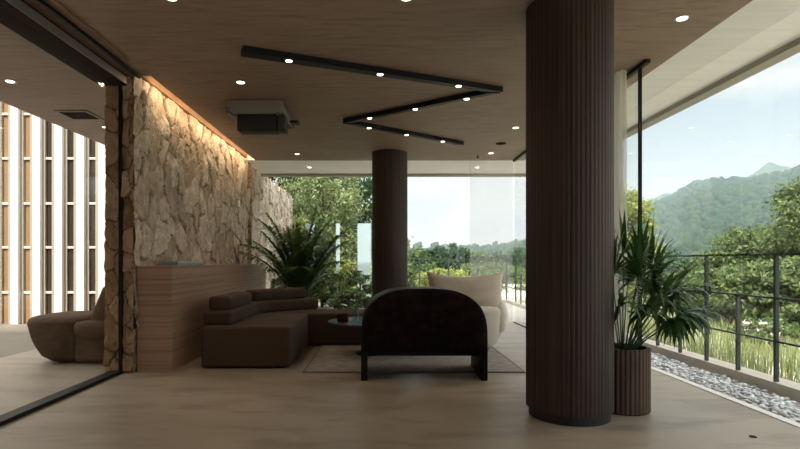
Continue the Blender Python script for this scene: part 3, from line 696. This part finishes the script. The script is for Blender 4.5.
# ------------------------------------------------------------ court facade on the left
fac = thing('slatted_facade', 'bright facade of white vertical fins seen through the left glass', 'facade', (-8, 9.3, 0))
pitch = 22.15*9.2/533; x0f = (11.3-380)/533*9.2
for k in range(-6, 5):
    xc = x0f+k*pitch+8
    MB().box(xc-.067, xc+.067, -.03, .03, 0, 4.2).build('fin', 'fin', fac)
    MB().box(xc-.150, xc+.115, .035, .075, 0, 4.2).build('mullion', 'mull', fac)
    if k < 4:
        MB().box(xc+.115, xc+pitch-.150, .078, .10, 0, 4.2).build('window_pane', 'tan' if k < 1 else 'brownpane', fac)
        for zz in (.55, 1.34, 2.11, 2.90, 3.68):
            MB().box(xc+.115, xc+pitch-.150, .045, .076, zz-.02, zz+.02).build('transom', 'transom', fac)
struct(MB().box(-13, -4.72, 9.58, 9.9, -.25, 4.6).build('wall_court', 'mull'))

# ------------------------------------------------------------ land and trees outside
def interp(x, pts):
    return float(np.interp(x, [p[0] for p in pts], [p[1] for p in pts]))
RID = [(-.5, .03), (0, .02), (.25, .025), (.36, .05), (.49, .094), (.525, .116), (.572, .139), (.60, .146), (.638, .152), (.666, .152), (.694, .155), (.722, .160), (.769, .168), (.82, .178), (1.0, .2), (1.6, .16), (3, .05)]
def hgt(x, y, far=False):
    d = math.hypot(x, y); t = x/max(y, 1)
    e = interp(t, RID)-(.009 if t > .35 else 0)
    near = -.35-.05*max(0, max(x-3.5, y-14)) if d < 80 else -.35-.05*66
    near = max(near, -4)
    s = min(max((y-130)/(470-130), 0), 1); s = s*s*(3-2*s)
    top = e*470+1.1
    back = min(max((y-500)/300, 0), 1)
    n = noise.fractal(Vector((x*.012, y*.012, .3)), 1, 2, 5)*7*s
    return near*(1-s)+(top-2)*s*(1-back*.3)+n*(0 if y < 130 else 1)
def terrain():
    V = []; F = []; ys = [14.4, 17, 20, 25, 32, 42, 55, 70, 90, 115]+list(range(140, 660, 9)); ts = np.concatenate([np.linspace(-1.2, .3, 24), np.linspace(.32, 1.3, 190)])
    for y in ys:
        for t in ts: x = t*(y if y > 14.4 else 14.4); V.append((x, y, hgt(x, y)))
    n = len(ts)
    for i in range(len(ys)-1):
        for j in range(n-1): F.append((i*n+j, i*n+j+1, (i+1)*n+j+1, (i+1)*n+j))
    me = bpy.data.meshes.new('hillside'); me.from_pydata(V, [], F); me.shade_smooth(); return link('hillside', me, 'forest')
struct(terrain(), 'forested hillside rising to the right')
V = []; F = []; xs = np.linspace(3.5, 60, 50); ysn = np.linspace(-10, 40, 40)
for x in xs:
    for y in ysn: V.append((x, y, -.28-.05*(x-3.5)+.05*noise.noise(Vector((x*.5, y*.5, 0)))))
F = [(i*40+j, (i+1)*40+j, (i+1)*40+j+1, i*40+j+1) for i in range(49) for j in range(39)]
me = bpy.data.meshes.new('meadow'); me.from_pydata(V, [], F); struct(link('meadow', me, 'ground'), 'grassy ground beside the terrace')
# farther ridges
def ridge(name, pts, D, label, mat='forest'):
    V = []; n = 160
    for i in range(n+1):
        t = pts[0][0]+(pts[-1][0]-pts[0][0])*i/n; e = interp(t, pts)
        for k, (dd, f) in enumerate(((0, -.05), (D*.15, .55), (D*.3, 1.0), (D*.5, .3))):
            y = D+dd; zz = (e*(D+D*.3))*f+1.1+(noise.fractal(Vector((t*25, k, D)), 1, 2, 4)*D*.006 if k else 0); V.append((t*y, y, zz))
    F = [(i*4+k, (i+1)*4+k, (i+1)*4+k+1, i*4+k+1) for i in range(n) for k in range(3)]
    me = bpy.data.meshes.new(name); me.from_pydata(V, [], F); me.shade_smooth(); return struct(link(name, me, mat), label)
ridge('mountain', [(.2, .02), (.36, .07), (.45, .098), (.49, .109), (.535, .126), (.60, .12), (.69, .16), (.728, .184), (.76, .178), (.80, .165), (1.1, .12)], 1300, 'faint blue mountain ridge behind the hillside')
ridge('mountain', [(-.6, .02), (-.3, .022), (-.1, .018), (0, .014), (.08, .018), (.2, .016), (.4, .02)], 900, 'low distant ridge beyond the terrace', )

def leafcloud(n, crown, size, rs, clusters=60, spread=.27, flat=.6):
    """n leaf quads gathered in clusters that fill the crown; crown=(cx,cy,cz,rx,ry,rz)"""
    r = np.random.default_rng(rs); cx, cy, cz, rx, ry, rz = crown
    d = r.normal(size=(clusters, 3)); d /= np.linalg.norm(d, axis=1)[:, None]; rad = r.uniform(.35, 1, clusters)[:, None]**.6
    C = d*rad*np.array([rx, ry, rz])+np.array([cx, cy, cz])
    k = r.integers(0, clusters, n); P = C[k]+r.normal(size=(n, 3))*np.array([rx, ry, rz*flat])*spread*.45
    a = r.normal(size=(n, 3)); a /= np.linalg.norm(a, axis=1)[:, None]; b = r.normal(size=(n, 3)); b -= (a*b).sum(1)[:, None]*a; b /= np.linalg.norm(b, axis=1)[:, None]
    s = (size*r.uniform(.6, 1.3, n))[:, None]
    V = np.stack([P-a*s, P+b*s*.45, P+a*s, P-b*s*.45], 1).reshape(-1, 3); F = np.arange(4*n).reshape(-1, 4); return V, F, C
def tree(name, label, x, y, h, cr, kind, nleaf, size, seed, cat='tree', z0=None, group=None, low=.25, clusters=60):
    z0 = hgt(x, y) if z0 is None else z0
    t = thing(name, label, cat, (x, y, z0), group=group)
    crown = (0, 0, h*(1+low)/2, cr, cr, h*(1-low)/2); V, F, C = leafcloud(nleaf, crown, size, seed, clusters)
    me = bpy.data.meshes.new('foliage'); me.from_pydata(V.tolist(), [], F.tolist()); link('foliage', me, kind, t)
    r = random.Random(seed); mb = MB(); tr = max(.03, h*.022)
    pts = [(0, 0, 0), (r.uniform(-.1, .1)*cr*.3, 0, h*.3), (r.uniform(-.1, .1)*cr, r.uniform(-.1, .1)*cr, h*.6), (0, 0, h*.85)]
    mb.tube(pts, [tr*1.3, tr, tr*.7, tr*.2], 8)
    for c in C[:min(14, clusters)]:
        zb = max(h*.2, min(c[2]*.7, h*.7)); mb.tube([(0, 0, zb), (c[0]*.5, c[1]*.5, (zb+c[2])/2+.05*h), tuple(c)], [tr*.5, tr*.3, tr*.1], 5, False)
    mb.build('trunk', 'bark', t); return t
G = 'trees beyond the terrace'
tree('broadleaf_tree', 'large light green broadleaf tree behind the terrace left of the far column', -2.1, 19.5, 5.2, 1.75, 'leafA', 13000, .075, 11, low=.12, clusters=70)
tree('broadleaf_tree', 'light green tree directly behind the far column', -.15, 23, 3.6, 1.3, 'leafA', 7000, .085, 12, low=.1)
tree('conifer_tree', 'dark evergreen tree rising behind the end of the stone wall', -4.6, 27, 8.6, 2.6, 'leafB', 12000, .13, 13, low=.2, clusters=70)
tree('conifer_tree', 'dark evergreen tree between the stone wall end and the light green tree', -1.9, 33, 8.2, 2.6, 'leafB', 11000, .14, 14, low=.2)
tree('bamboo_clump', 'yellow green bamboo clump growing against the outer stone wall', -2.0, 13.3, 2.35, .33, 'leafD', 3500, .05, 15, cat='bamboo', z0=0.001, low=.1, clusters=26)
# woods beyond the far railing
wl = ['leftmost dense shrub below the big light green tree', 'dense shrub behind the wide glass wind screen', 'shrub just right of the far column beyond the railing', 'yellow green shrub above the armchair top beyond the railing', 'shrub above the linen cushion beyond the railing', 'shrub behind the sheer curtain beyond the railing']
for i, (px, Y, tp, cr, kd) in enumerate([(312, 18, 248, 1.3, 'leafC'), (352, 17.5, 256, 1.2, 'leafD'), (418, 24, 262, 1.6, 'leafC'), (440, 22, 268, 1.3, 'leafD'), (468, 26, 264, 1.7, 'leafC'), (505, 30, 262, 2.2, 'leafC')]):
    x = (px-380)/533*Y; z0 = hgt(x, Y); zt = H+(261-tp)*Y/533
    tree('shrub', wl[i], x, Y, zt-z0, cr, kd, 5000, .07, 30+i, cat='shrub', low=.0, clusters=40)
wl = ['grey green tree on the far skyline just right of the far column', 'tall dark tree on the skyline right of the far column', 'darkest round tree on the skyline above the linen cushion', 'tree on the skyline left edge of the sheer curtain', 'tree on the skyline behind the sheer curtain', 'tree on the skyline beside the large column', 'low tree on the skyline farthest left of the far column', 'second low tree on the skyline left of the far column']
for i, (px, Y, tp, cr) in enumerate([(415, 62, 245, 2.2), (436, 58, 246, 2.3), (452, 55, 245, 2.2), (473, 66, 249, 2.6), (495, 70, 250, 3.4), (520, 64, 248, 3.2), (330, 60, 245, 3.5), (360, 64, 247, 3.0)]):
    x = (px-380)/533*Y; z0 = hgt(x, Y); zt = H+(261-tp)*Y/533
    tree('broadleaf_tree', wl[i], x, Y, zt-z0, cr, 'leafB' if i % 3 else 'leafC', 4500, .2, 50+i, low=.0, clusters=50)
# planting on the terrace behind the sofa
wl = ['leafy plant on the terrace seen just above the end of the sofa', 'leafy plant on the terrace behind the coffee table', 'leafy plant on the terrace beside the far column', 'leafy plant on the terrace behind the areca palm', 'leafy plant on the terrace next to the outer stone wall', 'low wide leafy plant on the terrace seen behind the candle holder']
for i, (px, Y, h_, cr, kd) in enumerate([(322, 12.6, .95, .38, 'leafC'), (340, 13.1, .85, .40, 'leafD'), (360, 12.5, .8, .38, 'leafC'), (303, 12.9, 1.1, .38, 'leafC'), (288, 12.2, 1.0, .30, 'leafC'), (349, 11.4, .5, .42, 'leafC')]):
    tree('leafy_shrub', wl[i], (px-380)/533*Y, Y, h_, cr, kd, 2500, .05, 90+i, cat='shrub', z0=.001, low=.0, clusters=26)
# right side trees and shrubs
wl = ['olive green tree at the right picture edge above the railing', 'light green tree left of the right edge tree above the railing', 'small tree behind the tall railing post at right', 'dense dark shrub low behind the right railing', 'dense shrub behind the short railing post', 'shrub behind the railing beside the potted palm', 'tree low on the slope behind the palm fronds', 'shrub at the right picture edge below the top rail', 'shrub behind the glass door near the stile']
for i, (px, Y, tp, cr, kd, nl) in enumerate([(815, 15, 186, 1.5, 'leafC', 11000), (768, 17, 218, 1.4, 'leafC', 9000), (735, 20, 240, 1.6, 'leafC', 9000), (770, 11.5, 262, 1.0, 'leafC', 9000), (728, 13, 268, 1.0, 'leafC', 8000), (690, 16, 268, 1.2, 'leafC', 7000), (660, 22, 250, 1.7, 'leafB', 7000), (812, 11, 258, 1.1, 'leafC', 9000), (622, 12, 190, .7, 'leafD', 6000)]):
    x = (px-380)/533*Y; z0 = -.28-.05*(x-3.5); zt = H+(261-tp)*Y/533
    tree('broadleaf_tree' if i in (0, 1, 2, 6) else 'shrub', wl[i], x, Y, zt-z0, cr, kd, int(nl*1.4), .045+.0015*Y, 70+i, cat='tree' if i in (0, 1, 2, 6) else 'shrub', z0=z0, low=.05, clusters=60)
fb = thing('flowering_shrub', 'shrub with white blossoms behind the railing at right', 'shrub', ((766-380)/533*9.2, 9.2, -.45))
V, F, C = leafcloud(700, (0, 0, .36, .34, .3, .22), .035, 5, 14); me = bpy.data.meshes.new('blossom'); me.from_pydata(V.tolist(), [], F.tolist()); link('blossom', me, 'flower', fb)
V, F, C = leafcloud(3500, (0, 0, .28, .5, .4, .28), .04, 6, 24); me = bpy.data.meshes.new('foliage'); me.from_pydata(V.tolist(), [], F.tolist()); link('foliage', me, 'leafC', fb)
# meadow grass
def grass():
    r = random.Random(9); mb = MB()
    for i in range(16000):
        x = 3.56+7*r.random()**1.6; y = r.uniform(3, 17); h = r.uniform(.15, .42)*(1 if x > 4.2 else .8); z = -.28-.05*(x-3.5)
        a = r.uniform(0, 2*PI); w_ = r.uniform(.004, .009); dx, dy = math.cos(a), math.sin(a); le = r.uniform(.02, .16)
        mb.add([(x-dy*w_, y+dx*w_, z), (x+dy*w_, y-dx*w_, z), (x+dx*le*.3+dy*w_*.8, y+dy*le*.3-dx*w_*.8, z+h*.6), (x+dx*le*.3-dy*w_*.8, y+dy*le*.3+dx*w_*.8, z+h*.6), (x+dx*le, y+dy*le, z+h)], [(0, 1, 2, 3), (3, 2, 4)])
    tag(mb.build('meadow_grass', 'grass'), 'long yellow green grass growing outside the right railing', 'grass', kind='stuff')
grass()
# woodland crowns covering the hillside
def woods():
    r = np.random.default_rng(21); bm = bmesh.new(); bmesh.ops.create_icosphere(bm, subdivisions=2, radius=1); bv = [v.co.copy() for v in bm.verts]; bf = np.array([[v.index for v in f.verts] for f in bm.faces]); bm.free()
    V = []; F = []; n = 0
    protos = []
    for k in range(6): protos.append(np.array([tuple(v*(1+.45*noise.noise(v*1.7+Vector((k*7, 0, 0))))) for v in bv]))
    for i in range(5200):
        y = 75+430*r.random()**.8; t = r.uniform(.28, 1.0) if i % 6 else r.uniform(-.5, .28)
        x = t*y; s = r.uniform(1.4, 3.0)*(.7 if y < 120 else 1); z = hgt(x, y)
        V.append(protos[i % 6]*np.array([s, s, s*r.uniform(.9, 1.5)])+np.array([x, y, z+s*.5])); F.append(bf+n*len(bv)); n += 1
    V = np.concatenate(V); F = np.concatenate(F); me = bpy.data.meshes.new('woodland'); me.from_pydata(V.tolist(), [], F.tolist()); me.shade_smooth()
    tag(link('woodland', me, 'crowns'), 'dense woodland of tree crowns covering the distant hillside', 'woodland', kind='stuff')
woods()
# thin haze lying over the valley
m = bpy.data.materials.new('valley_haze'); m.use_nodes = True; t = m.node_tree; t.nodes.clear()
vs = N(t, 'ShaderNodeVolumeScatter'); vs.inputs['Color'].default_value = (.36, .47, .54, 1); vs.inputs['Density'].default_value = .0014; vs.inputs['Anisotropy'].default_value = .0
ot = N(t, 'ShaderNodeOutputMaterial'); t.links.new(vs.outputs[0], ot.inputs['Volume'])
hz = MB().box(-700, 1000, 60, 700, -30, 125).build('haze', m); struct(hz, 'thin bluish haze over the valley')
